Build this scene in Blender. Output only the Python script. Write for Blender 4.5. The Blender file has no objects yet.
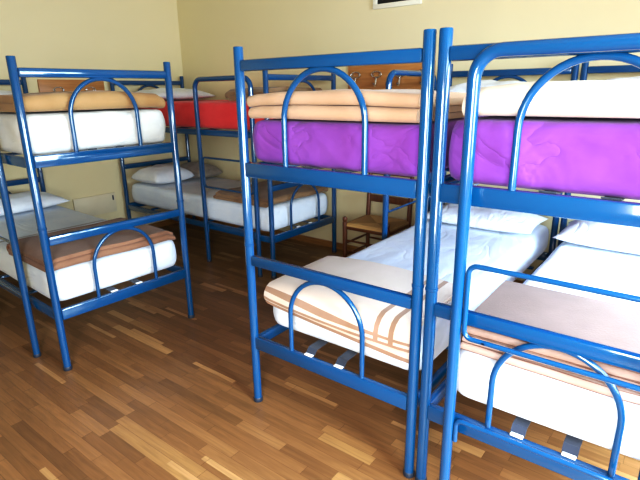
import bpy, bmesh, math, random
from mathutils import Vector, Matrix, noise
random.seed(7)
S = bpy.context.scene
COL = S.collection
PI = math.pi

# ------------------------------------------------------------------ materials
def srgb(r, g, b):
    f = lambda c: (c / 255 / 12.92) if c / 255 <= .04045 else ((c / 255 + .055) / 1.055) ** 2.4
    return (f(r), f(g), f(b), 1)

def new_mat(name):
    m = bpy.data.materials.new(name); m.use_nodes = True
    nt = m.node_tree
    return m, nt, nt.nodes['Principled BSDF']

def fabric(name, c, c2=None, bump=.25, scale=260, crease=0.0, crease_scale=6, rough=.9, sheen=.15):
    m, nt, b = new_mat(name)
    N, L = nt.nodes.new, nt.links.new
    tc = N('ShaderNodeTexCoord')
    n1 = N('ShaderNodeTexNoise'); n1.inputs['Scale'].default_value = 5; n1.inputs['Detail'].default_value = 5
    L(tc.outputs['Object'], n1.inputs['Vector'])
    mx = N('ShaderNodeMix'); mx.data_type = 'RGBA'
    mx.inputs['A'].default_value = c; mx.inputs['B'].default_value = c2 or tuple(x * .82 for x in c[:3]) + (1,)
    rp = N('ShaderNodeMapRange'); rp.inputs['From Min'].default_value = .38; rp.inputs['From Max'].default_value = .68
    L(n1.outputs['Fac'], rp.inputs['Value']); L(rp.outputs['Result'], mx.inputs['Factor'])
    L(mx.outputs['Result'], b.inputs['Base Color'])
    b.inputs['Roughness'].default_value = rough
    b.inputs['Sheen Weight'].default_value = sheen
    b.inputs['Specular IOR Level'].default_value = .2
    n2 = N('ShaderNodeTexNoise'); n2.inputs['Scale'].default_value = scale; n2.inputs['Detail'].default_value = 2
    L(tc.outputs['Object'], n2.inputs['Vector'])
    bp = N('ShaderNodeBump'); bp.inputs['Strength'].default_value = bump; bp.inputs['Distance'].default_value = .002
    L(n2.outputs['Fac'], bp.inputs['Height'])
    if crease > 0:
        mp = N('ShaderNodeMapping'); mp.inputs['Rotation'].default_value = (.5, .6, .5); mp.inputs['Scale'].default_value = (1, .45, 1.2)
        L(tc.outputs['Object'], mp.inputs['Vector'])
        n3 = N('ShaderNodeTexNoise'); n3.inputs['Scale'].default_value = crease_scale; n3.inputs['Detail'].default_value = 3
        n3.inputs['Distortion'].default_value = .6
        L(mp.outputs['Vector'], n3.inputs['Vector'])
        s1 = N('ShaderNodeMath'); s1.operation = 'SUBTRACT'; s1.inputs[1].default_value = .5; L(n3.outputs['Fac'], s1.inputs[0])
        s2 = N('ShaderNodeMath'); s2.operation = 'ABSOLUTE'; L(s1.outputs[0], s2.inputs[0])
        s3 = N('ShaderNodeMath'); s3.operation = 'POWER'; s3.inputs[1].default_value = .6; L(s2.outputs[0], s3.inputs[0])
        bp2 = N('ShaderNodeBump'); bp2.inputs['Strength'].default_value = crease; bp2.inputs['Distance'].default_value = .03
        L(s3.outputs[0], bp2.inputs['Height']); L(bp.outputs['Normal'], bp2.inputs['Normal'])
        L(bp2.outputs['Normal'], b.inputs['Normal'])
    else:
        L(bp.outputs['Normal'], b.inputs['Normal'])
    return m

def plain(name, c, rough=.5, metal=0, coat=0, spec=.5, var=.06):
    m, nt, b = new_mat(name)
    N, L = nt.nodes.new, nt.links.new
    tc = N('ShaderNodeTexCoord'); n = N('ShaderNodeTexNoise'); n.inputs['Scale'].default_value = 9
    L(tc.outputs['Object'], n.inputs['Vector'])
    mx = N('ShaderNodeMix'); mx.data_type = 'RGBA'
    mx.inputs['A'].default_value = c; mx.inputs['B'].default_value = tuple(x * (1 - 2 * var) for x in c[:3]) + (1,)
    L(n.outputs['Fac'], mx.inputs['Factor']); L(mx.outputs['Result'], b.inputs['Base Color'])
    b.inputs['Roughness'].default_value = rough; b.inputs['Metallic'].default_value = metal
    b.inputs['Coat Weight'].default_value = coat; b.inputs['Specular IOR Level'].default_value = spec
    return m

def wood(name, c, c2, rough=.4, axis=0, scale=6):
    m, nt, b = new_mat(name)
    N, L = nt.nodes.new, nt.links.new
    tc = N('ShaderNodeTexCoord'); mp = N('ShaderNodeMapping')
    sc = [12, 12, 12]; sc[axis] = 1; mp.inputs['Scale'].default_value = sc
    L(tc.outputs['Object'], mp.inputs['Vector'])
    n = N('ShaderNodeTexNoise'); n.inputs['Scale'].default_value = scale; n.inputs['Detail'].default_value = 6; n.inputs['Distortion'].default_value = .6
    L(mp.outputs['Vector'], n.inputs['Vector'])
    cr = N('ShaderNodeValToRGB'); cr.color_ramp.elements[0].position = .3; cr.color_ramp.elements[0].color = c2
    cr.color_ramp.elements[1].position = .7; cr.color_ramp.elements[1].color = c
    L(n.outputs['Fac'], cr.inputs['Fac']); L(cr.outputs['Color'], b.inputs['Base Color'])
    b.inputs['Roughness'].default_value = rough
    return m

def wall_mat(name, c):
    m, nt, b = new_mat(name)
    N, L = nt.nodes.new, nt.links.new
    tc = N('ShaderNodeTexCoord')
    n = N('ShaderNodeTexNoise'); n.inputs['Scale'].default_value = 1.3; n.inputs['Detail'].default_value = 4
    L(tc.outputs['Object'], n.inputs['Vector'])
    mx = N('ShaderNodeMix'); mx.data_type = 'RGBA'
    mx.inputs['A'].default_value = c; mx.inputs['B'].default_value = tuple(x * .93 for x in c[:3]) + (1,)
    L(n.outputs['Fac'], mx.inputs['Factor']); L(mx.outputs['Result'], b.inputs['Base Color'])
    b.inputs['Roughness'].default_value = .75; b.inputs['Specular IOR Level'].default_value = .25
    n2 = N('ShaderNodeTexNoise'); n2.inputs['Scale'].default_value = 60; n2.inputs['Detail'].default_value = 4
    L(tc.outputs['Object'], n2.inputs['Vector'])
    bp = N('ShaderNodeBump'); bp.inputs['Strength'].default_value = .12; bp.inputs['Distance'].default_value = .004
    L(n2.outputs['Fac'], bp.inputs['Height']); L(bp.outputs['Normal'], b.inputs['Normal'])
    return m

def parquet():
    m, nt, b = new_mat('parquet')
    N, L = nt.nodes.new, nt.links.new
    def mth(op, a, bb=None):
        k = N('ShaderNodeMath'); k.operation = op
        for i, v in enumerate((a, bb)):
            if v is None: continue
            if isinstance(v, (int, float)): k.inputs[i].default_value = v
            else: L(v, k.inputs[i])
        return k.outputs[0]
    tc = N('ShaderNodeTexCoord'); sp = N('ShaderNodeSeparateXYZ'); L(tc.outputs['Object'], sp.inputs[0])
    x, y = sp.outputs['X'], sp.outputs['Y']
    rw, pl = .052, .38
    yr = mth('DIVIDE', y, rw); row = mth('FLOOR', yr); fy = mth('FRACT', yr)
    w1 = N('ShaderNodeTexWhiteNoise'); w1.noise_dimensions = '1D'; L(row, w1.inputs['W'])
    xo = mth('ADD', mth('DIVIDE', x, pl), mth('MULTIPLY', w1.outputs['Value'], 7.3))
    # uneven plank lengths: warp the coordinate along the row
    xw = mth('ADD', xo, mth('MULTIPLY', mth('SINE', mth('MULTIPLY', xo, 2.1)), .28))
    colm = mth('FLOOR', xw); fx = mth('FRACT', xw)
    cb = N('ShaderNodeCombineXYZ'); L(colm, cb.inputs[0]); L(row, cb.inputs[1])
    w2 = N('ShaderNodeTexWhiteNoise'); w2.noise_dimensions = '2D'; L(cb.outputs[0], w2.inputs['Vector'])
    cr = N('ShaderNodeValToRGB'); e = cr.color_ramp.elements
    e[0].position = 0; e[0].color = srgb(118, 84, 53)
    e[1].position = 1; e[1].color = srgb(176, 136, 92)
    for p, c in ((.3, (130, 93, 59)), (.6, (137, 99, 64)), (.82, (145, 106, 69)), (.93, (156, 117, 76))):
        k = e.new(p); k.color = srgb(*c)
    L(w2.outputs['Value'], cr.inputs['Fac'])
    # slim pale slivers here and there
    row2 = mth('FLOOR', mth('DIVIDE', y, rw / 2)); w4 = N('ShaderNodeTexWhiteNoise'); w4.noise_dimensions = '1D'; L(mth('ADD', row2, .37), w4.inputs['W'])
    col2 = mth('FLOOR', mth('ADD', mth('DIVIDE', x, .33), mth('MULTIPLY', w4.outputs['Value'], 5.1)))
    cb3 = N('ShaderNodeCombineXYZ'); L(col2, cb3.inputs[0]); L(row2, cb3.inputs[1]); cb3.inputs[2].default_value = 4.4
    w5 = N('ShaderNodeTexWhiteNoise'); w5.noise_dimensions = '3D'; L(cb3.outputs[0], w5.inputs['Vector'])
    sl = N('ShaderNodeMix'); sl.data_type = 'RGBA'; sl.inputs['B'].default_value = srgb(172, 132, 90)
    L(mth('GREATER_THAN', w5.outputs['Value'], .965), sl.inputs['Factor']); L(cr.outputs['Color'], sl.inputs['A'])
    # grain
    cb2 = N('ShaderNodeCombineXYZ'); L(mth('MULTIPLY', x, 3.0), cb2.inputs[0]); L(mth('MULTIPLY', y, 46.0), cb2.inputs[1]); L(mth('MULTIPLY', w2.outputs['Value'], 40), cb2.inputs[2])
    g = N('ShaderNodeTexNoise'); g.inputs['Scale'].default_value = 1.6; g.inputs['Detail'].default_value = 7; g.inputs['Distortion'].default_value = .8
    L(cb2.outputs[0], g.inputs['Vector'])
    gr = N('ShaderNodeMapRange'); gr.inputs['From Min'].default_value = .3; gr.inputs['From Max'].default_value = .7
    gr.inputs['To Min'].default_value = .8; gr.inputs['To Max'].default_value = 1.12
    L(g.outputs['Fac'], gr.inputs['Value'])
    mu = N('ShaderNodeMix'); mu.data_type = 'RGBA'; mu.blend_type = 'MULTIPLY'; mu.inputs['Factor'].default_value = 1
    L(sl.outputs['Result'], mu.inputs['A']); L(gr.outputs['Result'], mu.inputs['B'])
    seam = mth('MAXIMUM', mth('LESS_THAN', fy, .03), mth('LESS_THAN', fx, .006))
    mu2 = N('ShaderNodeMix'); mu2.data_type = 'RGBA'; mu2.inputs['B'].default_value = srgb(74, 46, 28)
    L(mth('MULTIPLY', seam, .65), mu2.inputs['Factor']); L(mu.outputs['Result'], mu2.inputs['A'])
    L(mu2.outputs['Result'], b.inputs['Base Color'])
    rg = mth('ADD', mth('MULTIPLY', g.outputs['Fac'], .16), .30)
    L(rg, b.inputs['Roughness'])
    b.inputs['Specular IOR Level'].default_value = .4
    bp = N('ShaderNodeBump'); bp.inputs['Strength'].default_value = .15; bp.inputs['Distance'].default_value = .002
    L(mth('SUBTRACT', g.outputs['Fac'], seam), bp.inputs['Height']); L(bp.outputs['Normal'], b.inputs['Normal'])
    return m

def rush():
    m, nt, b = new_mat('rush')
    N, L = nt.nodes.new, nt.links.new
    def mth(op, a, bb=None):
        k = N('ShaderNodeMath'); k.operation = op
        for i, v in enumerate((a, bb)):
            if v is None: continue
            if isinstance(v, (int, float)): k.inputs[i].default_value = v
            else: L(v, k.inputs[i])
        return k.outputs[0]
    tc = N('ShaderNodeTexCoord'); sp = N('ShaderNodeSeparateXYZ'); L(tc.outputs['Object'], sp.inputs[0])
    ax = mth('ABSOLUTE', sp.outputs['X']); ay = mth('MULTIPLY', mth('ABSOLUTE', sp.outputs['Y']), 1.08)
    mxx = mth('MAXIMUM', ax, ay)
    wv = mth('SINE', mth('MULTIPLY', mxx, 620))
    which = mth('GREATER_THAN', ax, ay)
    mx = N('ShaderNodeMix'); mx.data_type = 'RGBA'; mx.inputs['A'].default_value = srgb(196, 160, 104); mx.inputs['B'].default_value = srgb(168, 130, 78)
    L(which, mx.inputs['Factor'])
    m2 = N('ShaderNodeMix'); m2.data_type = 'RGBA'; m2.blend_type = 'MULTIPLY'; m2.inputs['B'].default_value = (.6, .52, .42, 1)
    L(mth('MULTIPLY', mth('ADD', wv, 1), .3), m2.inputs['Factor']); L(mx.outputs['Result'], m2.inputs['A'])
    L(m2.outputs['Result'], b.inputs['Base Color']); b.inputs['Roughness'].default_value = .7
    bp = N('ShaderNodeBump'); bp.inputs['Strength'].default_value = .5; bp.inputs['Distance'].default_value = .003
    L(wv, bp.inputs['Height']); L(bp.outputs['Normal'], b.inputs['Normal'])
    return m

M = {}
M['blue'] = plain('blue_enamel', srgb(6, 74, 120), rough=.14, coat=.5, spec=.5, var=.03)
M['cap'] = plain('dark_rubber', srgb(36, 48, 66), rough=.5)
M['chrome'] = plain('chrome', srgb(225, 225, 225), rough=.2, metal=1)
M['strap'] = fabric('grey_webbing', srgb(58, 64, 78), bump=.3, scale=400)
M['clip'] = plain('white_plastic', srgb(238, 240, 242), rough=.4)
M['wall'] = wall_mat('cream_plaster', srgb(224, 212, 174))
M['wall_left'] = wall_mat('cream_plaster_left', srgb(226, 212, 174))
M['ceiling'] = wall_mat('ceiling_white', srgb(205, 200, 186))
M['floor'] = parquet()
M['base'] = wood('baseboard_wood', srgb(170, 118, 66), srgb(136, 88, 46), axis=0)
M['base_y'] = wood('baseboard_wood_left', srgb(170, 118, 66), srgb(136, 88, 46), axis=1)
M['rack'] = wood('rack_wood', srgb(190, 138, 84), srgb(168, 114, 62), axis=0, scale=4)
M['rack_left'] = wood('rack_wood_left', srgb(176, 106, 52), srgb(150, 84, 38), axis=1, scale=4)
M['chair'] = wood('chair_wood', srgb(112, 62, 34), srgb(84, 44, 24), axis=2)
M['rush'] = rush()
M['white_sheet'] = fabric('white_sheet', srgb(220, 229, 240), srgb(208, 220, 236), bump=.06, crease=.35, crease_scale=5)
M['ivory_sheet'] = fabric('ivory_sheet', srgb(218, 222, 222), srgb(204, 210, 212), bump=.06, crease=.4, crease_scale=6)
M['purple'] = fabric('purple_sheet', srgb(128, 72, 158), srgb(118, 63, 148), bump=.1, crease=.6, crease_scale=4.2, sheen=.1)
M['red'] = fabric('red_sheet', srgb(226, 68, 70), srgb(212, 56, 60), bump=.1, crease=.3, crease_scale=5)
M['pillow'] = fabric('white_pillowcase', srgb(228, 233, 240), srgb(216, 222, 232), bump=.06, crease=.4, crease_scale=9)
M['grey_pillow'] = fabric('greyish_pillowcase', srgb(168, 160, 150), srgb(132, 122, 112), bump=.1, crease=.6, crease_scale=12)
M['tan'] = fabric('tan_wool', srgb(190, 160, 134), srgb(180, 150, 124), bump=.5, scale=180)
M['cream'] = fabric('cream_wool', srgb(216, 204, 184), srgb(206, 194, 174), bump=.5, scale=180)
M['cream_low'] = fabric('cream_border_wool', srgb(218, 203, 190), srgb(210, 194, 178), bump=.5, scale=180)
M['stripe'] = fabric('brown_border', srgb(166, 134, 114), bump=.4, scale=180)
M['mauve'] = fabric('mauve_brown_wool', srgb(130, 106, 98), srgb(118, 95, 87), bump=.6, scale=160)
M['mauve_gap_shade'] = fabric('mauve_fold_gap_shade', srgb(128, 92, 78), bump=.5, scale=160)
M['pinkcream'] = fabric('pinkish_cream_wool', srgb(180, 154, 142), bump=.5, scale=160)
M['ochre'] = fabric('ochre_wool', srgb(172, 140, 102), srgb(156, 122, 84), bump=.6, scale=170)
M['brown'] = fabric('brown_wool', srgb(142, 108, 88), srgb(126, 93, 74), bump=.6, scale=170)
M['brown_dark'] = fabric('dark_brown_wool', srgb(122, 80, 56), bump=.6, scale=170)
M['khaki'] = fabric('khaki_wool', srgb(152, 124, 96), srgb(128, 98, 70), bump=.6, scale=170)
M['hem'] = fabric('grey_hem', srgb(172, 174, 180), bump=.1)
M['white_paint'] = plain('white_paint', srgb(236, 232, 214), rough=.5)
M['panel'] = plain('offwhite_panel', srgb(226, 214, 186), rough=.55)
M['dark'] = plain('dark_void', srgb(28, 28, 26), rough=.6)

# ------------------------------------------------------------------ mesh helpers
CACHE = {}
def to_mesh(bm, name, mats, smooth=True):
    bmesh.ops.recalc_face_normals(bm, faces=bm.faces[:])
    me = bpy.data.meshes.new(name)
    bm.to_mesh(me); bm.free()
    for m in (mats if isinstance(mats, (list, tuple)) else [mats]):
        me.materials.append(m)
    if smooth:
        for p in me.polygons: p.use_smooth = True
    return me

def link(name, me, parent=None, loc=(0, 0, 0), rot=(0, 0, 0)):
    o = bpy.data.objects.new(name, me)
    COL.objects.link(o)
    o.location = loc; o.rotation_euler = rot
    if parent is not None: o.parent = parent
    return o

def empty(name, loc=(0, 0, 0), rz=0):
    o = bpy.data.objects.new(name, None); COL.objects.link(o)
    o.empty_display_size = .1
    o.location = loc; o.rotation_euler = (0, 0, rz)
    return o

def tag(o, label, cat, group=None):
    o['label'] = label; o['category'] = cat
    if group: o['group'] = group
    return o

def sharp(me, ang=35):
    """smooth shading with crisp edges"""
    me.set_sharp_from_angle(angle=math.radians(ang))
    return me

def add_box(bm, c, s, bevel=.004, seg=2):
    r = bmesh.ops.create_cube(bm, size=1, matrix=Matrix.Translation(c) @ Matrix.Diagonal((s[0], s[1], s[2], 1)))
    if bevel > 0:
        vs = set(r['verts'])
        es = [e for e in bm.edges if e.verts[0] in vs and e.verts[1] in vs]
        bmesh.ops.bevel(bm, geom=es, offset=bevel, segments=seg, affect='EDGES', profile=.5)

def box_mesh(key, s, mat, bevel=.004, c=(0, 0, 0)):
    if key not in CACHE:
        bm = bmesh.new(); add_box(bm, c, s, bevel)
        CACHE[key] = sharp(to_mesh(bm, key, mat), 40)
    return CACHE[key]

def add_tube(bm, pts, r, seg=14, closed=False):
    pts = [Vector(p) for p in pts]; n = len(pts)
    rr = r if callable(r) else (lambda i: r)
    tans = []
    for i in range(n):
        if closed: t = pts[(i + 1) % n] - pts[i - 1]
        else: t = pts[min(i + 1, n - 1)] - pts[max(i - 1, 0)]
        tans.append(t.normalized())
    ref = Vector((0, 0, 1)) if abs(tans[0].z) < .9 else Vector((1, 0, 0))
    nrm = (ref - tans[0] * ref.dot(tans[0])).normalized()
    rings = []
    for i in range(n):
        t = tans[i]
        nrm = (nrm - t * nrm.dot(t)).normalized(); bn = t.cross(nrm)
        rings.append([bm.verts.new(pts[i] + (nrm * math.cos(2 * PI * k / seg) + bn * math.sin(2 * PI * k / seg)) * rr(i)) for k in range(seg)])
    for i in range(n if closed else n - 1):
        a, b = rings[i], rings[(i + 1) % n]
        for k in range(seg):
            bm.faces.new((a[k], a[(k + 1) % seg], b[(k + 1) % seg], b[k]))
    if not closed:
        bm.faces.new(rings[0][::-1]); bm.faces.new(rings[-1])

def tube_mesh(key, pts, r, mat, seg=14, closed=False):
    if key not in CACHE:
        bm = bmesh.new(); add_tube(bm, pts, r, seg, closed)
        CACHE[key] = sharp(to_mesh(bm, key, mat), 40)
    return CACHE[key]

def lathe(bm, prof, c=(0, 0, 0), seg=20):
    rings = []
    for r, z in prof:
        rings.append([bm.verts.new((c[0] + r * math.cos(2 * PI * k / seg), c[1] + r * math.sin(2 * PI * k / seg), c[2] + z)) for k in range(seg)])
    for a, b in zip(rings, rings[1:]):
        for k in range(seg): bm.faces.new((a[k], a[(k + 1) % seg], b[(k + 1) % seg], b[k]))
    bm.faces.new(rings[0][::-1]); bm.faces.new(rings[-1])

def lathe_mesh(key, prof, mat, seg=20):
    if key not in CACHE:
        bm = bmesh.new(); lathe(bm, prof, seg=seg)
        CACHE[key] = sharp(to_mesh(bm, key, mat), 40)
    return CACHE[key]

def fillet(pts, r, n=6):
    """round the inner corners of a 3-D polyline"""
    pts = [Vector(p) for p in pts]; out = [pts[0]]
    for a, b, c in zip(pts, pts[1:], pts[2:]):
        d1 = (a - b).normalized(); d2 = (c - b).normalized()
        p1 = b + d1 * r; p2 = b + d2 * r; ctr = b + d1 * r + d2 * r
        for k in range(n + 1):
            t = k / n * PI / 2
            out.append(ctr - d2 * r * math.cos(t) - d1 * r * math.sin(t))
    out.append(pts[-1]); return out

# ------------------------------------------------------------------ bunk beds
W, LEN, H = .837, 2.1066, 1.65
ZT, ZU, ZM, ZL = 1.577, 1.156, .744, .328
PR = .0205

def arch_pts(zb, zc, half=.187):
    zs = zc - half * (1.02 if zc < 1 else 1.0)
    pts = [(-half, 0, zb), (-half, 0, (zb + zs) / 2)]
    for k in range(25):
        t = PI - PI * k / 24
        pts.append((half * math.cos(t), 0, zs + (zc - zs) * math.sin(t)))
    pts += [(half, 0, (zb + zs) / 2), (half, 0, zb)]
    return pts

def build_bed(loc, rz, label, ladder, low=False):
    root = tag(empty('bunk_bed', loc, rz), label, 'bunk bed', 'blue tubular steel bunk beds')
    B = M['blue']
    post = lathe_mesh('post', [(PR * .9, .012), (PR, .014), (PR, H - .006), (PR * .93, H - .001), (PR * .7, H)], B)
    foot = lathe_mesh('foot_cap', [(PR * 1.1, 0), (PR * 1.14, .004), (PR * 1.12, .018), (PR * 1.0, .022)], M['cap'])
    ring = lathe_mesh('joint_ring', [(PR, -.006), (PR * 1.1, -.004), (PR * 1.1, .004), (PR, .006)], B)
    for x in (0, W):
        for y in (0, LEN):
            p = link('post', post, root, (x, y, 0))
            link('foot_cap', foot, p)
            link('joint_ring', ring, p, (0, 0, .815))
    span = W - 2 * PR + .006
    for y in (0, LEN):
        link('top_bar', box_mesh('top_bar', (span, .03, .044), B, .009), root, (W / 2, y, ZT))
        link('upper_end_rail', box_mesh('upper_end_rail', (span, .03, .062), B, .006), root, (W / 2, y, ZU))
        link('middle_bar', box_mesh('middle_bar', (span, .03, .048), B, .007), root, (W / 2, y, ZM))
        link('lower_end_rail', box_mesh('lower_end_rail', (span, .03, .062), B, .006), root, (W / 2, y, ZL))
        link('upper_arch', tube_mesh('upper_arch', arch_pts(ZU + .02, 1.552), .0115, B), root, (W / 2 + .003, y, 0))
        link('lower_arch', tube_mesh('lower_arch', arch_pts(ZL + .02, .724), .0105, B), root, (W / 2 + .003, y, 0))
    lspan = LEN - 2 * PR + .006
    for x in (0, W):
        for z, nm in ((ZU - .005, 'upper_side_rail'), (ZL - .005, 'lower_side_rail')):
            link(nm, box_mesh('side_rail', (.026, lspan, .05), B, .005), root, (x, LEN / 2, z))
            for y in (.03, LEN - .03):
                pass
    # webbing straps lengthwise with white clips on the end rails, steel cross slats under them
    for z, nm in ((ZU, 'upper'), (ZL, 'lower')):
        up = -.012 if nm == 'upper' else (.004 if low else .026)
        sk = 'strap_%s_%s' % (nm, low)
        if sk not in CACHE:
            bm = bmesh.new()
            prof = [(.014, .033), (.034, .033 + up * .8), (.14, .033 + up - .004), (LEN / 2, .033 + up - .004), (LEN - .14, .033 + up - .004), (LEN - .034, .033 + up * .8), (LEN - .014, .033)]
            rows = []
            for y, zz in prof:
                rows.append([bm.verts.new((sx * .024, y, zz + dz)) for sx, dz in ((-1, 0), (1, 0), (1, .003), (-1, .003))])
            for a, b in zip(rows, rows[1:]):
                for k in range(4): bm.faces.new((a[k], a[(k + 1) % 4], b[(k + 1) % 4], b[k]))
            bm.faces.new(rows[0][::-1]); bm.faces.new(rows[-1])
            CACHE[sk] = to_mesh(bm, 'strap', M['strap'], False)
        for u in (.33, .49):
            s = link(nm + '_strap', CACHE[sk], root, (u, 0, z))
            for y in ((.004, LEN - .004) if nm == 'lower' else ()):
                link('clip', box_mesh('clip', (.042, .018, .007), M['clip'], .003), s, (0, y, .036))
        for y in (.42, .84, 1.26, 1.68):
            link(nm + '_slat', box_mesh('slat', (W - .02, .04, .012), B, .003), root, (W / 2, y, z + .022 + (up - .004)))
    # ladder: inverted U hooked over the frame with rungs bent from one thin tube
    kind, a, b = ladder
    w = b - a
    key = 'ladder_%d' % round(w * 1000)
    lad = tube_mesh(key, fillet([(0, 0, .012), (0, 0, ZT), (w, 0, ZT), (w, 0, .012)], .075, 8), .0195, B, 16)
    if kind == 'side': lo = link('ladder', lad, root, (-.0465, a, 0), (0, 0, PI / 2))
    else: lo = link('ladder', lad, root, (a, -.0465, 0))
    rl = tube_mesh(key + '_loop', fillet([(.1, 0, .692), (.029, 0, .692), (.029, 0, .945), (w - .029, 0, .945), (w - .029, 0, .692), (.09, 0, .692)], .028, 5), .0085, B, 10)
    link('rung_loop', rl, lo)
    rs = tube_mesh(key + '_low', fillet([(.027, 0, .285), (.027, 0, .372), (w - .027, 0, .372), (w - .027, 0, .285)], .022, 5), .0085, B, 10)
    link('low_rung', rs, lo)
    for x in (0, w):
        link('foot_cap', lathe_mesh('ladder_cap', [(.021, 0), (.0215, .004), (.0212, .016), (.019, .02)], M['cap']), lo, (x, 0, 0))
    return root

GAP = .0525
AX, AY = 0.0, 0.0
BX, BY = W + GAP, 0.0
CX, CY, CR = -1.0646, -.4272, PI / 2 - .0352
DX, DY, DR = -1.0764, 1.2901, PI / 2 - .013
beds = {
 'A': ((AX, AY, 0), 0, 'blue steel bunk bed in the middle with a tan blanket over purple bedding', ('side', 1.30, 1.95)),
 'B': ((BX, BY, 0), 0, 'blue steel bunk bed at right with its ladder at the near end', ('foot', .113, .692)),
 'C': ((CX, CY, 0), CR, 'blue steel bunk bed at left with brown blankets over white bedding', ('side', .29, .94)),
 'D': ((DX, DY, 0), DR, 'blue steel bunk bed in the far corner with red upper bedding', ('side', .113, .765)),
}
for k, v in beds.items(): build_bed(*v, low=k in 'CD')

def on_bed(k, u, v, z):
    (x, y, _), rz = beds[k][0], beds[k][1]
    c, s = math.cos(rz), math.sin(rz)
    return (x + u * c - v * s, y + u * s + v * c, z), rz

# ------------------------------------------------------------------ soft things
def soft_box(sx, sy, sz, r, step=.022, bulge=.01, wr=.004, seed=0, folds=0, hem=None, rv=None):
    """rounded slab, origin at the middle of its underside"""
    bm = bmesh.new()
    nx, ny, nz = max(4, round(sx / step)), max(4, round(sy / (step * 1.5))), max(4, round(sz / step))
    V = {}
    def vert(i, j, k):
        if (i, j, k) not in V: V[(i, j, k)] = bm.verts.new((i / nx - .5, j / ny - .5, k / nz - .5))
        return V[(i, j, k)]
    for i in range(nx):
        for j in range(ny):
            for k in (0, nz): bm.faces.new([vert(i, j, k), vert(i + 1, j, k), vert(i + 1, j + 1, k), vert(i, j + 1, k)])
    for i in range(nx):
        for k in range(nz):
            for j in (0, ny): bm.faces.new([vert(i, j, k), vert(i + 1, j, k), vert(i + 1, j, k + 1), vert(i, j, k + 1)])
    for j in range(ny):
        for k in range(nz):
            for i in (0, nx): bm.faces.new([vert(i, j, k), vert(i, j + 1, k), vert(i, j + 1, k + 1), vert(i, j, k + 1)])
    rv = rv or r * 1.7
    so = Vector((seed * 3.7, seed * 1.3, seed * 2.1))
    for v in bm.verts:
        p = Vector((v.co.x * sx, v.co.y * sy, v.co.z * sz)); q = v.co.copy()
        # round the vertical corners first, then the horizontal edges
        cx = max(-sx / 2 + rv, min(sx / 2 - rv, p.x)); cy = max(-sy / 2 + rv, min(sy / 2 - rv, p.y))
        d = Vector((p.x - cx, p.y - cy, 0))
        if abs(d.x) > 1e-6 and abs(d.y) > 1e-6:
            m_ = max(abs(d.x), abs(d.y)); d = d.normalized() * m_
            p.x, p.y = cx + d.x, cy + d.y
        e = min(min(sx / 2 - abs(q.x * sx), sy / 2 - abs(q.y * sy)), r)
        cz = max(-sz / 2 + r, min(sz / 2 - r, p.z)); dz = p.z - cz
        if e < r and abs(dz) > 1e-6:
            a = 1 - e / r; b_ = abs(dz) / r
            m_ = max(a, b_); l = math.hypot(a, b_); na, nb = a / l * m_, b_ / l * m_
            out = Vector((p.x, p.y, 0))
            cxx = max(-sx / 2 + r, min(sx / 2 - r, p.x)); cyy = max(-sy / 2 + r, min(sy / 2 - r, p.y))
            dd = Vector((p.x - cxx, p.y - cyy, 0))
            if a > 1e-6:
                p.x = cxx + dd.x * na / a; p.y = cyy + dd.y * na / a
            p.z = cz + math.copysign(nb * r, dz)
        bl = bulge * (1 - (2 * q.z) ** 2)
        if abs(q.x) > .499: p.x += math.copysign(bl, q.x)
        if abs(q.y) > .499: p.y += math.copysign(bl, q.y)
        w1 = noise.noise(p * 4 + so); w2 = noise.noise(Vector((p.x * 9 + p.z * 6, p.y * 5, p.z * 14)) + so)
        w3 = 1 - abs(noise.noise(Vector((p.x * 5 - p.z * 5, p.y * 4, p.z * 5 + p.x * 2)) + so * 2)) * 2
        side = 1.0 if (abs(q.x) > .499 or abs(q.y) > .499) else .4
        off = (w1 * 1.2 + w2 * .6 + w3 * .7) * wr * side
        if folds and side == 1.0:
            g = noise.noise(Vector((p.x * 7 + p.z * 9 + p.y * 6, p.z * 2.2 - p.x * 1.5, p.y * 3)) + so * 3)
            off += folds * ((1 - abs(g) * 3.2) if abs(g) < .31 else 0) * (.6 + .8 * noise.noise(p * 3 + so))
        if q.z < -.49: off *= .15
        nn = Vector((q.x if abs(q.x) > .499 else 0, q.y if abs(q.y) > .499 else 0, q.z if abs(q.z) > .499 else 0))
        if nn.length > 0: p += nn.normalized() * off
        v.co = p + Vector((0, 0, sz / 2))
    return bm

def mattress(k, level, mat, label, name='mattress', sz=None, seed=0, folds=.0, hemlines=None, u0=.022, u1=.818, v0=.05, v1=2.055):
    if level == 'upper' and u0 == .022: u0, u1 = .012, .826
    z = {'upper': 1.181, 'lower': .367 if k in 'CD' else .389}[level]
    sz = sz or {'upper': .2, 'lower': .185}[level]
    bm = soft_box(u1 - u0, v1 - v0, sz, .036 if level == 'lower' else .03, wr=.006 if level == 'upper' else .004, seed=seed, bulge=.012, folds=folds, step=.016 if folds else .022, rv=.07 if level == 'lower' else .05)
    me = to_mesh(bm, name, [mat, M['hem']])
    if hemlines:
        for p in me.polygons:
            if p.center.z > sz - .02 and any(abs(p.center.y - h) < .012 for h in hemlines): p.material_index = 1
    loc, rz = on_bed(k, (u0 + u1) / 2, (v0 + v1) / 2, z)
    return tag(link(name, me, None, loc, (0, 0, rz)), label, 'mattress', 'mattresses on the bunk beds')

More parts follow.
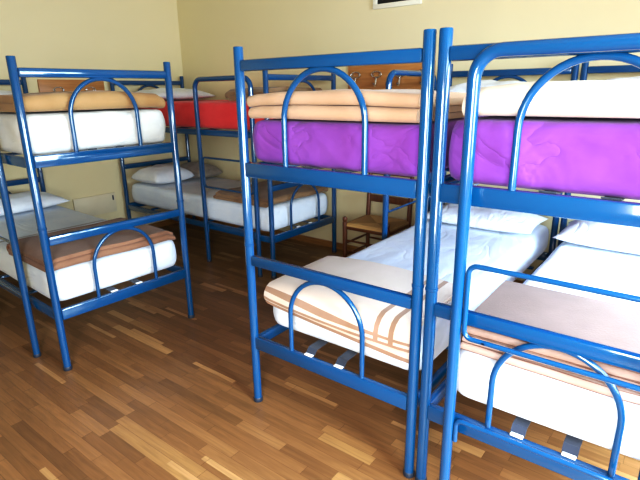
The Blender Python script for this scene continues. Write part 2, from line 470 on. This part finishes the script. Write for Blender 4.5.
mattress('A', 'upper', M['purple'], 'purple sheeted mattress on the top bunk of the middle bed, under a tan blanket', seed=1, folds=.007, sz=.178, u0=.008, u1=.797)
mattress('B', 'upper', M['purple'], 'purple sheeted mattress on the top bunk of the right bed, under a cream blanket', seed=2, folds=.007)
mattress('C', 'upper', M['ivory_sheet'], 'white sheeted mattress on the top bunk of the left bed', seed=3, folds=.004)
mattress('D', 'upper', M['red'], 'red sheeted mattress on the top bunk of the corner bed', seed=4, folds=.004, sz=.215)
mattress('A', 'lower', M['white_sheet'], 'white sheeted mattress on the bottom bunk of the middle bed', seed=5, u0=.035, v0=.086)
mattress('B', 'lower', M['white_sheet'], 'white sheeted mattress on the bottom bunk of the right bed, behind the ladder', seed=6, u0=.075, u1=.836)
mattress('C', 'lower', M['white_sheet'], 'white sheeted mattress on the bottom bunk of the left bed', seed=7, sz=.19, hemlines=[-.14])
mattress('D', 'lower', M['white_sheet'], 'white sheeted mattress on the bottom bunk of the corner bed', seed=8, sz=.207)

def pillow(k, u, v, z, su, sv, h, mat, label, tilt=0, rot=0, seed=0, name='pillow', full=.55):
    bm = bmesh.new(); n = 30
    so = Vector((seed * 5.1, seed * 2.3, 0)); top = {}; bot = {}
    for i in range(n + 1):
        for j in range(n + 1):
            a, b = i / n * 2 - 1, j / n * 2 - 1
            pin = 1 - .07 * (a * a) * (1 - b * b) * 0 - .05 * (1 - a * a) * (b * b) - .05 * (1 - b * b) * (a * a)
            x, y = a * su / 2 * pin, b * sv / 2 * pin
            th = (max(0, 1 - abs(a) ** 2.6) * max(0, 1 - abs(b) ** 2.6)) ** full
            w = noise.noise(Vector((x * 7, y * 7, 0)) + so) * .014 + (1 - 2 * abs(noise.noise(Vector((x * 6, y * 9, 3)) + so))) * .008
            zt = h * .35 + (h * .65 + w) * th
            zb = h * .35 - h * .35 * th ** .8
            top[i, j] = bm.verts.new((x, y, zt))
            bot[i, j] = top[i, j] if (i in (0, n) or j in (0, n)) else bm.verts.new((x, y, zb))
    for i in range(n):
        for j in range(n):
            bm.faces.new((top[i, j], top[i + 1, j], top[i + 1, j + 1], top[i, j + 1]))
            f = (bot[i, j + 1], bot[i + 1, j + 1], bot[i + 1, j], bot[i, j])
            if len({x for x in f}) == 4 and not all(x in top.values() for x in f): bm.faces.new(f)
    # corner quads underneath
    for i in range(n):
        for j in range(n):
            f = [bot[i, j + 1], bot[i + 1, j + 1], bot[i + 1, j], bot[i, j]]
            try: bm.faces.new(f)
            except ValueError: pass
    me = to_mesh(bm, name, mat)
    loc, rz = on_bed(k, u, v, z)
    return tag(link(name, me, None, loc, (tilt, 0, rz + rot)), label, 'pillow', 'pillows at the heads of the bunks')

ZTOPU, ZTOPL = 1.386, .578
pillow('A', .42, 1.83, ZTOPU, .72, .42, .13, M['pillow'], 'white pillow on the top bunk of the middle bed', seed=1)
pillow('B', .42, 1.83, ZTOPU, .74, .42, .14, M['pillow'], 'white pillow on the top bunk of the right bed', seed=2)
pillow('C', .42, 1.83, ZTOPU, .72, .42, .12, M['pillow'], 'white pillow on the top bunk of the left bed', seed=3)
pillow('D', .42, 1.77, 1.40, .76, .56, .115, M['pillow'], 'white pillow on the red top bunk of the corner bed', seed=4)
pillow('A', .44, 1.80, ZTOPL, .74, .44, .13, M['pillow'], 'white pillow on the bottom bunk of the middle bed', seed=5)
pillow('B', .42, 1.78, ZTOPL, .74, .46, .14, M['pillow'], 'white pillow on the bottom bunk of the right bed', seed=6)
pillow('C', .46, 1.80, .563, .76, .42, .13, M['pillow'], 'white pillow on the bottom bunk of the left bed', seed=7, rot=.05)
pillow('D', .255, 1.79, .583, .47, .46, .17, M['pillow'], 'white pillow on the bottom bunk of the corner bed', seed=8, full=.42)

# ------------------------------------------------------------------ folded blankets
def smooth01(t): t = max(0, min(1, t)); return t * t * (3 - 2 * t)

def blanket(k, u, v, z, w, d, layers, t, mats, label, seed=0, rot=0, flap=None, droop=(.02, .02), stripe=None, crown=.0, wob=.01, backcurl=0, drape=None, name='folded_blanket', group='folded wool blankets'):
    """cloth folded zig-zag; cross section in y-z, open ends at both sides; origin front middle of the underside"""
    gap = t * 1.03
    cl = []                                     # (y, z, layer)
    dep = [d * (1 - .035 * ((i * 7 + seed) % 3)) for i in range(layers)]
    if flap:
        for q in range(6): cl.append((-.012, -.09 + .09 * q / 6, -1))
        cl.append((-.008, t * .3, -1))
    def straight(y0, y1, zz, i):
        n = max(3, int(abs(y1 - y0) / .012))
        for q in range(n + 1): cl.append((y0 + (y1 - y0) * q / n, zz, i))
    r = gap / 2
    front = True                                # begin at the back (or at the flap) and come to the front
    direction = 1 if flap else -1
    for i in range(layers):
        zz = t / 2 + i * gap
        y0, y1 = r, dep[i] - r
        if direction < 0: straight(y1, y0, zz, i)
        else: straight(y0 if not (flap and i == 0) else .006, y1, zz, i)
        if i < layers - 1:
            yc = y0 if direction < 0 else min(y1, dep[i + 1] - r)
            if direction > 0 and y1 != yc: pass
            for q in range(1, 8):
                a = PI * q / 8
                cl.append((yc + (-1 if direction < 0 else 1) * r * 1.15 * math.sin(a), zz + r - r * math.cos(a), i + .5))
        direction *= -1
    P = [Vector((a, b, 0)) for a, b, _ in cl]
    n = len(P); L_, R_ = [], []
    for i in range(n):
        tn = (P[min(i + 1, n - 1)] - P[max(i - 1, 0)]).normalized(); nm = Vector((-tn.y, tn.x, 0))
        hw = t / 2 * .96
        L_.append(P[i] + nm * hw); R_.append(P[i] - nm * hw)
    mx = max(30, int(w / .022)); bm = bmesh.new(); so = Vector((seed * 4.3, 0, seed * 1.9)); tot = layers * gap
    def deform(x, p, lay):
        y, zz = p.x, p.y
        xr = x / w + .5
        li = max(lay, 0)
        # each layer slips sideways a little, so open ends show steps
        sx = x * (1 - .012 * ((int(li) * 5 + seed) % 3))
        f = 1 - smooth01(y / .25)
        y += wob * f * (noise.noise(Vector((x * 2.3, li * .6, seed))) + .5 * noise.noise(Vector((x * 6, li * .9, seed + 9))))
        hz = zz / max(tot, .01)
        zz2 = zz + hz * (crown * math.sin(PI * max(0, min(1, xr))) + .35 * t * noise.noise(Vector((x * 4, y * 4, seed + li * .3))))
        dl = droop[0] * smooth01((.05 - xr * w) / .05) + droop[1] * smooth01((.05 - (1 - xr) * w) / .05)
        zz2 -= dl * min(1, .4 + hz)
        if lay < 0 and flap:
            fl = flap[0] + (flap[1] - flap[0]) * xr
            if zz < 0: zz2 = zz / .09 * fl
        else:
            zz2 = max(zz2, .0005) if dl < .001 else zz2
        if backcurl: zz2 += -backcurl * smooth01((y - (d - .12)) / .12) * hz
        if drape:
            # slide the folded stack forward and bend what overhangs down over the mattress edge
            Rb = .03; o0, o1, short = drape
            ov = (o0 + (o1 - o0) * xr) * (1 if lay < 1.75 else short)
            y = y - ov * (1 - smooth01(y / .45))
            if y < Rb:
                a = (Rb - y) / Rb; ra = min(a, PI / 2); rad = Rb + zz2
                y, zz2 = Rb - rad * math.sin(ra), -Rb + rad * math.cos(ra) - max(0, (a - PI / 2)) * Rb
        return (sx, y, zz2)
    rows = []
    for i in range(mx + 1):
        x = (i / mx - .5) * w
        rows.append(([bm.verts.new(deform(x, L_[j], cl[j][2])) for j in range(n)], [bm.verts.new(deform(x, R_[j], cl[j][2])) for j in range(n)]))
    def mi(i, j):
        y, zz, lay = cl[j]
        return stripe((i + .5) / mx * w, y, lay, layers, w, zz) if stripe else 0
    for i in range(mx):
        (l0, r0), (l1, r1) = rows[i], rows[i + 1]
        for j in range(n - 1):
            for A_, B_ in ((l0, l1), (r0, r1)):
                fc = bm.faces.new((A_[j], A_[j + 1], B_[j + 1], B_[j])); fc.material_index = mi(i, j)
        for j in (0, n - 1): bm.faces.new((l0[j], r0[j], r1[j], l1[j])).material_index = mi(i, j)
    for (l, r_), i in ((rows[0], 0), (rows[-1], mx - 1)):
        for j in range(n - 1): bm.faces.new((l[j], l[j + 1], r_[j + 1], r_[j])).material_index = mi(i, j)
    me = sharp(to_mesh(bm, name, mats), 55)
    loc, rz = on_bed(k, u, v, z)
    return tag(link(name, me, None, loc, (0, 0, rz + rot)), label, 'blanket', group)

blanket('A', .392, .05, 1.367, .80, .52, 4, .0235, [M['tan']], 'folded tan blanket on the purple top bunk of the middle bed', seed=2, droop=(.006, .0), crown=.014, wob=.006)
blanket('B', .44, .06, ZTOPU + .008, .80, .50, 2, .044, [M['cream']], 'folded cream blanket on the purple top bunk of the right bed', seed=5, droop=(.015, .015), crown=.008, wob=.014)
blanket('C', .42, .05, ZTOPU + .006, .80, .50, 2, .042, [M['ochre']], 'folded ochre brown blanket on the white top bunk of the left bed', seed=3, droop=(.0, .02), crown=.012)
def st_border(x, y, lay, n, w, z):
    if abs(lay - .5) < .01 or lay == 1 and y < .008: return 1
    if lay == n - 1 and (y < .010 or .026 < y < .038): return 1
    if lay == n - 1 and (w - .15 < x < w - .13 or w - .095 < x < w - .075): return 1
    return 0
blanket('A', .412, .072, ZTOPL + .007, .77, .50, 4, .0082, [M['cream_low'], M['stripe']], 'folded cream blanket with brown border lines on the bottom bunk of the middle bed', seed=4, droop=(.004, .004), stripe=st_border, drape=(.055, .115, .55), crown=.02, wob=.003)
def st_mauve(x, y, lay, n, w, z):
    if abs(lay - int(lay) - .5) < .01 and y < .05:
        return 1 if abs(z / (.0158 * 1.03) - (int(lay) + 1)) > .36 else 2  # dark lines coloured in along fold seams as shade in the gaps
    if lay < n - 1.6 and y < .06: return 2
    return 0
blanket('B', .475, .055, ZTOPL + .008, .75, .45, 8, .0158, [M['mauve'], M['mauve_gap_shade'], M['pinkcream']], 'folded mauve brown blanket in layers on the bottom bunk of the right bed', seed=6, droop=(.0, .0), stripe=st_mauve, wob=.016)
def st_brown(x, y, lay, n, w, z):
    return 1 if (lay - int(lay) > .3 and int(lay) % 2 == 1) else 0
blanket('C', .40, .04, 0.5645, .80, .58, 3, .022, [M['brown'], M['brown_dark']], 'folded brown blanket on the bottom bunk of the left bed', seed=7, droop=(.015, .02), stripe=st_brown, wob=.02)
blanket('D', .42, .06, 1.414, .74, .46, 3, .026, [M['khaki']], 'folded khaki brown blanket on the red top bunk of the corner bed', seed=8, droop=(.02, .03), crown=.015)
blanket('D', .41, .06, .588, .80, .66, 2, .026, [M['khaki']], 'folded khaki brown blanket on the bottom bunk of the corner bed', seed=9, droop=(.015, .015), wob=.02)
# crumpled greyish pillow lying toward the wall side of the corner bed's bottom bunk
pillow('D', .66, 1.74, .583, .32, .48, .15, M['grey_pillow'], 'crumpled greyish pillow by the wall on the bottom bunk of the corner bed', seed=11, rot=.0, full=.42)

# ------------------------------------------------------------------ rush seated chair
def chair():
    root = tag(empty('rush_seat_chair', (-.435, 1.85, 0), 0), 'brown wooden chair with a woven rush seat, against the wall', 'chair')
    hw, hd, sh = .195, .175, .455
    Wd = M['chair']
    fl = lathe_mesh('chair_front_leg', [(.013, 0), (.016, .03), (.019, .25), (.02, sh), (.0195, sh + .004), (.014, sh + .01), (.019, sh + .02), (.021, sh + .032), (.017, sh + .046), (.006, sh + .051)], Wd, 16)
    for x in (-hw, hw): link('front_leg', fl, root, (x, -hd, 0))
    for x in (-hw, hw):
        bm = bmesh.new()
        add_tube(bm, [(0, 0, 0), (0, 0, .25), (0, 0, .46), (0, .012, .62), (0, .03, .86), (0, .032, .90)], lambda i: (.014, .017, .019, .018, .016, .010)[i], 14)
        link('back_post', sharp(to_mesh(bm, 'back_post', Wd), 40), root, (x, hd, 0))
    # seat frame
    for nm, s, c in (('seat_rail', (2 * hw - .03, .026, .034), (0, -hd, sh - .035)), ('seat_rail', (2 * hw - .03, .026, .034), (0, hd, sh - .035)),
                     ('seat_rail', (.026, 2 * hd - .03, .034), (-hw, 0, sh - .035)), ('seat_rail', (.026, 2 * hd - .03, .034), (hw, 0, sh - .035))):
        link(nm, box_mesh('seat_rail_%s' % str(s), s, Wd, .008), root, c)
    # rush seat: slightly dished quadrants
    bm = bmesh.new(); n = 24; T, Bt = {}, {}
    for i in range(n + 1):
        for j in range(n + 1):
            a, b = i / n * 2 - 1, j / n * 2 - 1
            e = max(abs(a), abs(b))
            zt = sh + .004 - .014 * (1 - e) - (.016 * max(0, (e - .88) / .12) ** 2) - .004 * (1 - min(1, abs(abs(a) - abs(b)) * 6))
            x, y = a * (hw + .012), b * (hd + .012)
            if abs(a) > .9 and abs(b) > .9: x *= .93; y *= .93
            T[i, j] = bm.verts.new((x, y, zt)); Bt[i, j] = bm.verts.new((x, y, sh - .028))
    for i in range(n):
        for j in range(n):
            bm.faces.new((T[i, j], T[i + 1, j], T[i + 1, j + 1], T[i, j + 1])); bm.faces.new((Bt[i, j + 1], Bt[i + 1, j + 1], Bt[i + 1, j], Bt[i, j]))
    for i in range(n):
        for (p, q) in (((i, 0), (i + 1, 0)), ((i, n), (i + 1, n)), ((0, i), (0, i + 1)), ((n, i), (n, i + 1))):
            bm.faces.new((T[p], T[q], Bt[q], Bt[p]))
    link('seat', sharp(to_mesh(bm, 'rush_seat', M['rush']), 50), root)
    # stretchers and back slats
    sx = tube_mesh('stretcher_x', [(-hw, 0, 0), (0, 0, 0), (hw, 0, 0)], lambda i: (.007, .010, .007)[i], Wd, 10)
    sy = tube_mesh('stretcher_y', [(0, -hd, 0), (0, 0, 0), (0, hd, 0)], lambda i: (.007, .010, .007)[i], Wd, 10)
    for y, z in ((-hd, .22), (-hd, .31), (hd, .25)): link('stretcher', sx, root, (0, y, z))
    for x in (-hw, hw):
        for z in (.18, .28): link('stretcher', sy, root, (x, 0, z))
    for z, dy in ((.60, .011), (.72, .02), (.83, .028)):
        bm = bmesh.new(); add_box(bm, (0, 0, 0), (2 * hw - .01, .014, .06), .006)
        link('back_slat', sharp(to_mesh(bm, 'back_slat', Wd), 40), root, (0, hd + dy, z))
chair()

# ------------------------------------------------------------------ coat racks
def hook_parts(root, pos, rz):
    ring = [(.046 * math.cos(2 * PI * k / 28), -.012, .024 * math.sin(2 * PI * k / 28)) for k in range(28)]
    h = link('coat_hook', tube_mesh('hook_ring', ring, .0055, M['chrome'], 10, True), root, pos, (0, 0, rz))
    st = tube_mesh('hook_prong', [(0, .0, -.02), (0, -.012, -.03), (0, -.02, -.05), (0, -.024, -.075), (0, -.034, -.088), (0, -.048, -.082), (0, -.052, -.066)], lambda i: (.008, .009, .009, .009, .009, .009, .010)[i], M['chrome'], 10)
    link('prong', st, h)
    for x in (-.03, .03):
        link('screw_mount', box_mesh('screw_mount', (.01, .014, .01), M['chrome'], .002), h, (x, -.006, 0))

def rack(loc, rz, ln, hgt, hooks, mat, label):
    root = tag(empty('coat_rack', loc, rz), label, 'coat rack', 'wooden coat racks on the walls')
    bm = bmesh.new(); add_box(bm, (ln / 2, -.011, 0), (ln, .022, hgt), .004)
    link('board', sharp(to_mesh(bm, 'rack_board', mat), 40), root)
    for hx in hooks: hook_parts(root, (hx, -.022, hgt / 2 - .092), 0)
WY, WX = 2.24, -3.25
rack((-.975, WY, 1.575), 0, .80, .23, (.085, .29, .51, .715), M['rack'], 'light brown wooden coat rack with chrome hooks on the wall behind the middle bed')
rack((WX, .64, 1.50), PI / 2, .62, .21, (.165, .47), M['rack'], 'reddish brown wooden coat rack on the wall behind the left bed')

# framed opening high on the wall
fr = tag(empty('picture_frame', (-.525, WY, 2.30), 0), 'white framed dark panel high on the wall above the coat rack', 'wall frame')
bm = bmesh.new()
for c, s in (((0, -.012, -.187), (.425, .024, .036)), ((0, -.012, .187), (.425, .024, .036)), ((-.1945, -.012, 0), (.036, .024, .34)), ((.1945, -.012, 0), (.036, .024, .34))):
    add_box(bm, c, s, .004)
link('frame', sharp(to_mesh(bm, 'white_frame', M['white_paint']), 40), fr)
link('panel', box_mesh('frame_panel', (.36, .008, .345), M['dark'], .001), fr, (0, -.006, 0))

# low panel on the left wall
pn = tag(empty('wall_panel', (WX, 1.0, .39), PI / 2), 'low off white panel with a small dark catch on the left wall beyond the left bed', 'wall panel')
link('panel_board', box_mesh('panel_board', (.44, .02, .20), M['panel'], .004), pn, (0, -.01, 0))
link('catch', box_mesh('panel_catch', (.012, .012, .05), M['cap'], .003), pn, (.19, -.024, .05))

# ------------------------------------------------------------------ room
X0, X1, Y0, Y1, ZC = WX, 3.0, -2.5, WY, 3.0
def struct(name, boxes, mat, bevel=0):
    bm = bmesh.new()
    for lo, hi in boxes:
        add_box(bm, [(a + b) / 2 for a, b in zip(lo, hi)], [b - a for a, b in zip(lo, hi)], bevel)
    o = link(name, to_mesh(bm, name, mat, False)); o['kind'] = 'structure'; return o
t = .14
struct('floor', [((X0 - t, Y0 - t, -.1), (X1 + t, Y1 + t, 0))], M['floor'])
struct('ceiling', [((X0 - t, Y0 - t, ZC), (X1 + t, Y1 + t, ZC + .1))], M['ceiling'])
struct('wall_left', [((X0 - t, Y0 - t, 0), (X0, Y1 + t, ZC))], M['wall_left'])
struct('wall_far', [((X0, Y1, 0), (X1, Y1 + t, ZC))], M['wall'])
def holed(name, axis, p0, p1, a0, a1, h0, h1, lo, hi, mat):
    bx = []
    def mk(s0, s1, z0, z1):
        bx.append(((s0, p0, z0), (s1, p1, z1)) if axis == 'x' else ((p0, s0, z0), (p1, s1, z1)))
    mk(lo, a0, 0, ZC); mk(a1, hi, 0, ZC); mk(a0, a1, 0, h0); mk(a0, a1, h1, ZC)
    return struct(name, bx, mat)
BW = (1.5, 2.7, .6, 2.2)      # window in the wall behind the camera
RW = (-1.0, 1.2, .7, 2.2)     # window in the right wall
holed('wall_near', 'x', Y0 - t, Y0, BW[0], BW[1], BW[2], BW[3], X0, X1, M['wall'])
holed('wall_right', 'y', X1, X1 + t, RW[0], RW[1], RW[2], RW[3], Y0 - t, Y1 + t, M['wall'])
def win(name, axis, p, a0, a1, z0, z1):
    bx = []; w = .05
    def mk(s0, s1, c0, c1): bx.append(((s0, p - .025, c0), (s1, p + .025, c1)) if axis == 'x' else ((p - .025, s0, c0), (p + .025, s1, c1)))
    mk(a0, a1, z0, z0 + w); mk(a0, a1, z1 - w, z1); mk(a0, a0 + w, z0 + w, z1 - w); mk(a1 - w, a1, z0 + w, z1 - w)
    m = (a0 + a1) / 2; mk(m - w, m + w, z0 + w, z1 - w)
    struct(name, bx, M['white_paint'])
win('window_1', 'x', Y0 - .07, *BW)
win('window_2', 'y', X1 + .07, *RW)
struct('baseboard_far', [((X0, Y1 - .014, 0), (X1, Y1, .06))], M['base'])
struct('baseboard_left', [((X0, Y0, 0), (X0 + .014, Y1 - .014, .06))], M['base_y'])

# ------------------------------------------------------------------ light
def area(name, loc, target, sx, sy, power, col, spread=180):
    l = bpy.data.lights.new(name, 'AREA'); l.shape = 'RECTANGLE'; l.size = sx; l.size_y = sy; l.energy = power; l.color = col; l.spread = math.radians(spread)
    o = bpy.data.objects.new(name, l); COL.objects.link(o); o.location = loc
    d = Vector(target) - Vector(loc); o.rotation_euler = d.to_track_quat('-Z', 'Y').to_euler(); return o
area('window_light_near', ((BW[0] + BW[1]) / 2, Y0 + .03, (BW[2] + BW[3]) / 2), (1.9, .6, .2), 1.1, 1.5, 124, (.96, .98, 1))
area('window_light_right', (X1 - .03, (RW[0] + RW[1]) / 2, (RW[2] + RW[3]) / 2), (.7, .5, .0), 2.1, 1.4, 125, (.66, .85, 1), 110)
wd = bpy.data.worlds.new('World'); S.world = wd; wd.use_nodes = True
wd.node_tree.nodes['Background'].inputs[0].default_value = (.75, .86, 1, 1)
wd.node_tree.nodes['Background'].inputs[1].default_value = 1.2

# ------------------------------------------------------------------ camera
f, cx, cy, cz, yaw, pitch, roll = 491.393, 1.5481, -1.4844, 1.4765, .6567, -.2952, -.0137
cd = bpy.data.cameras.new('camera'); cam = bpy.data.objects.new('camera', cd); COL.objects.link(cam)
fw = Vector((-math.sin(yaw) * math.cos(pitch), math.cos(yaw) * math.cos(pitch), math.sin(pitch)))
rt = Vector((math.cos(yaw), math.sin(yaw), 0)); up = rt.cross(fw)
c, s = math.cos(roll), math.sin(roll)
r2, u2 = rt * c + up * s, -rt * s + up * c
mw = Matrix((r2, u2, -fw)).transposed().to_4x4(); mw.translation = (cx, cy, cz)
cam.matrix_world = mw
cd.sensor_width = 36; cd.lens = f / 640 * 36; cd.clip_start = .02
S.camera = cam
S.view_settings.view_transform = 'Standard'
S.view_settings.look = 'None'
S.view_settings.exposure = .6
S.view_settings.use_curve_mapping = True
cm = S.view_settings.curve_mapping
cv = cm.curves[3]
cv.points.new(.08, .05); cv.points.new(.30, .30); cv.points.new(.70, .755)
cm.update()
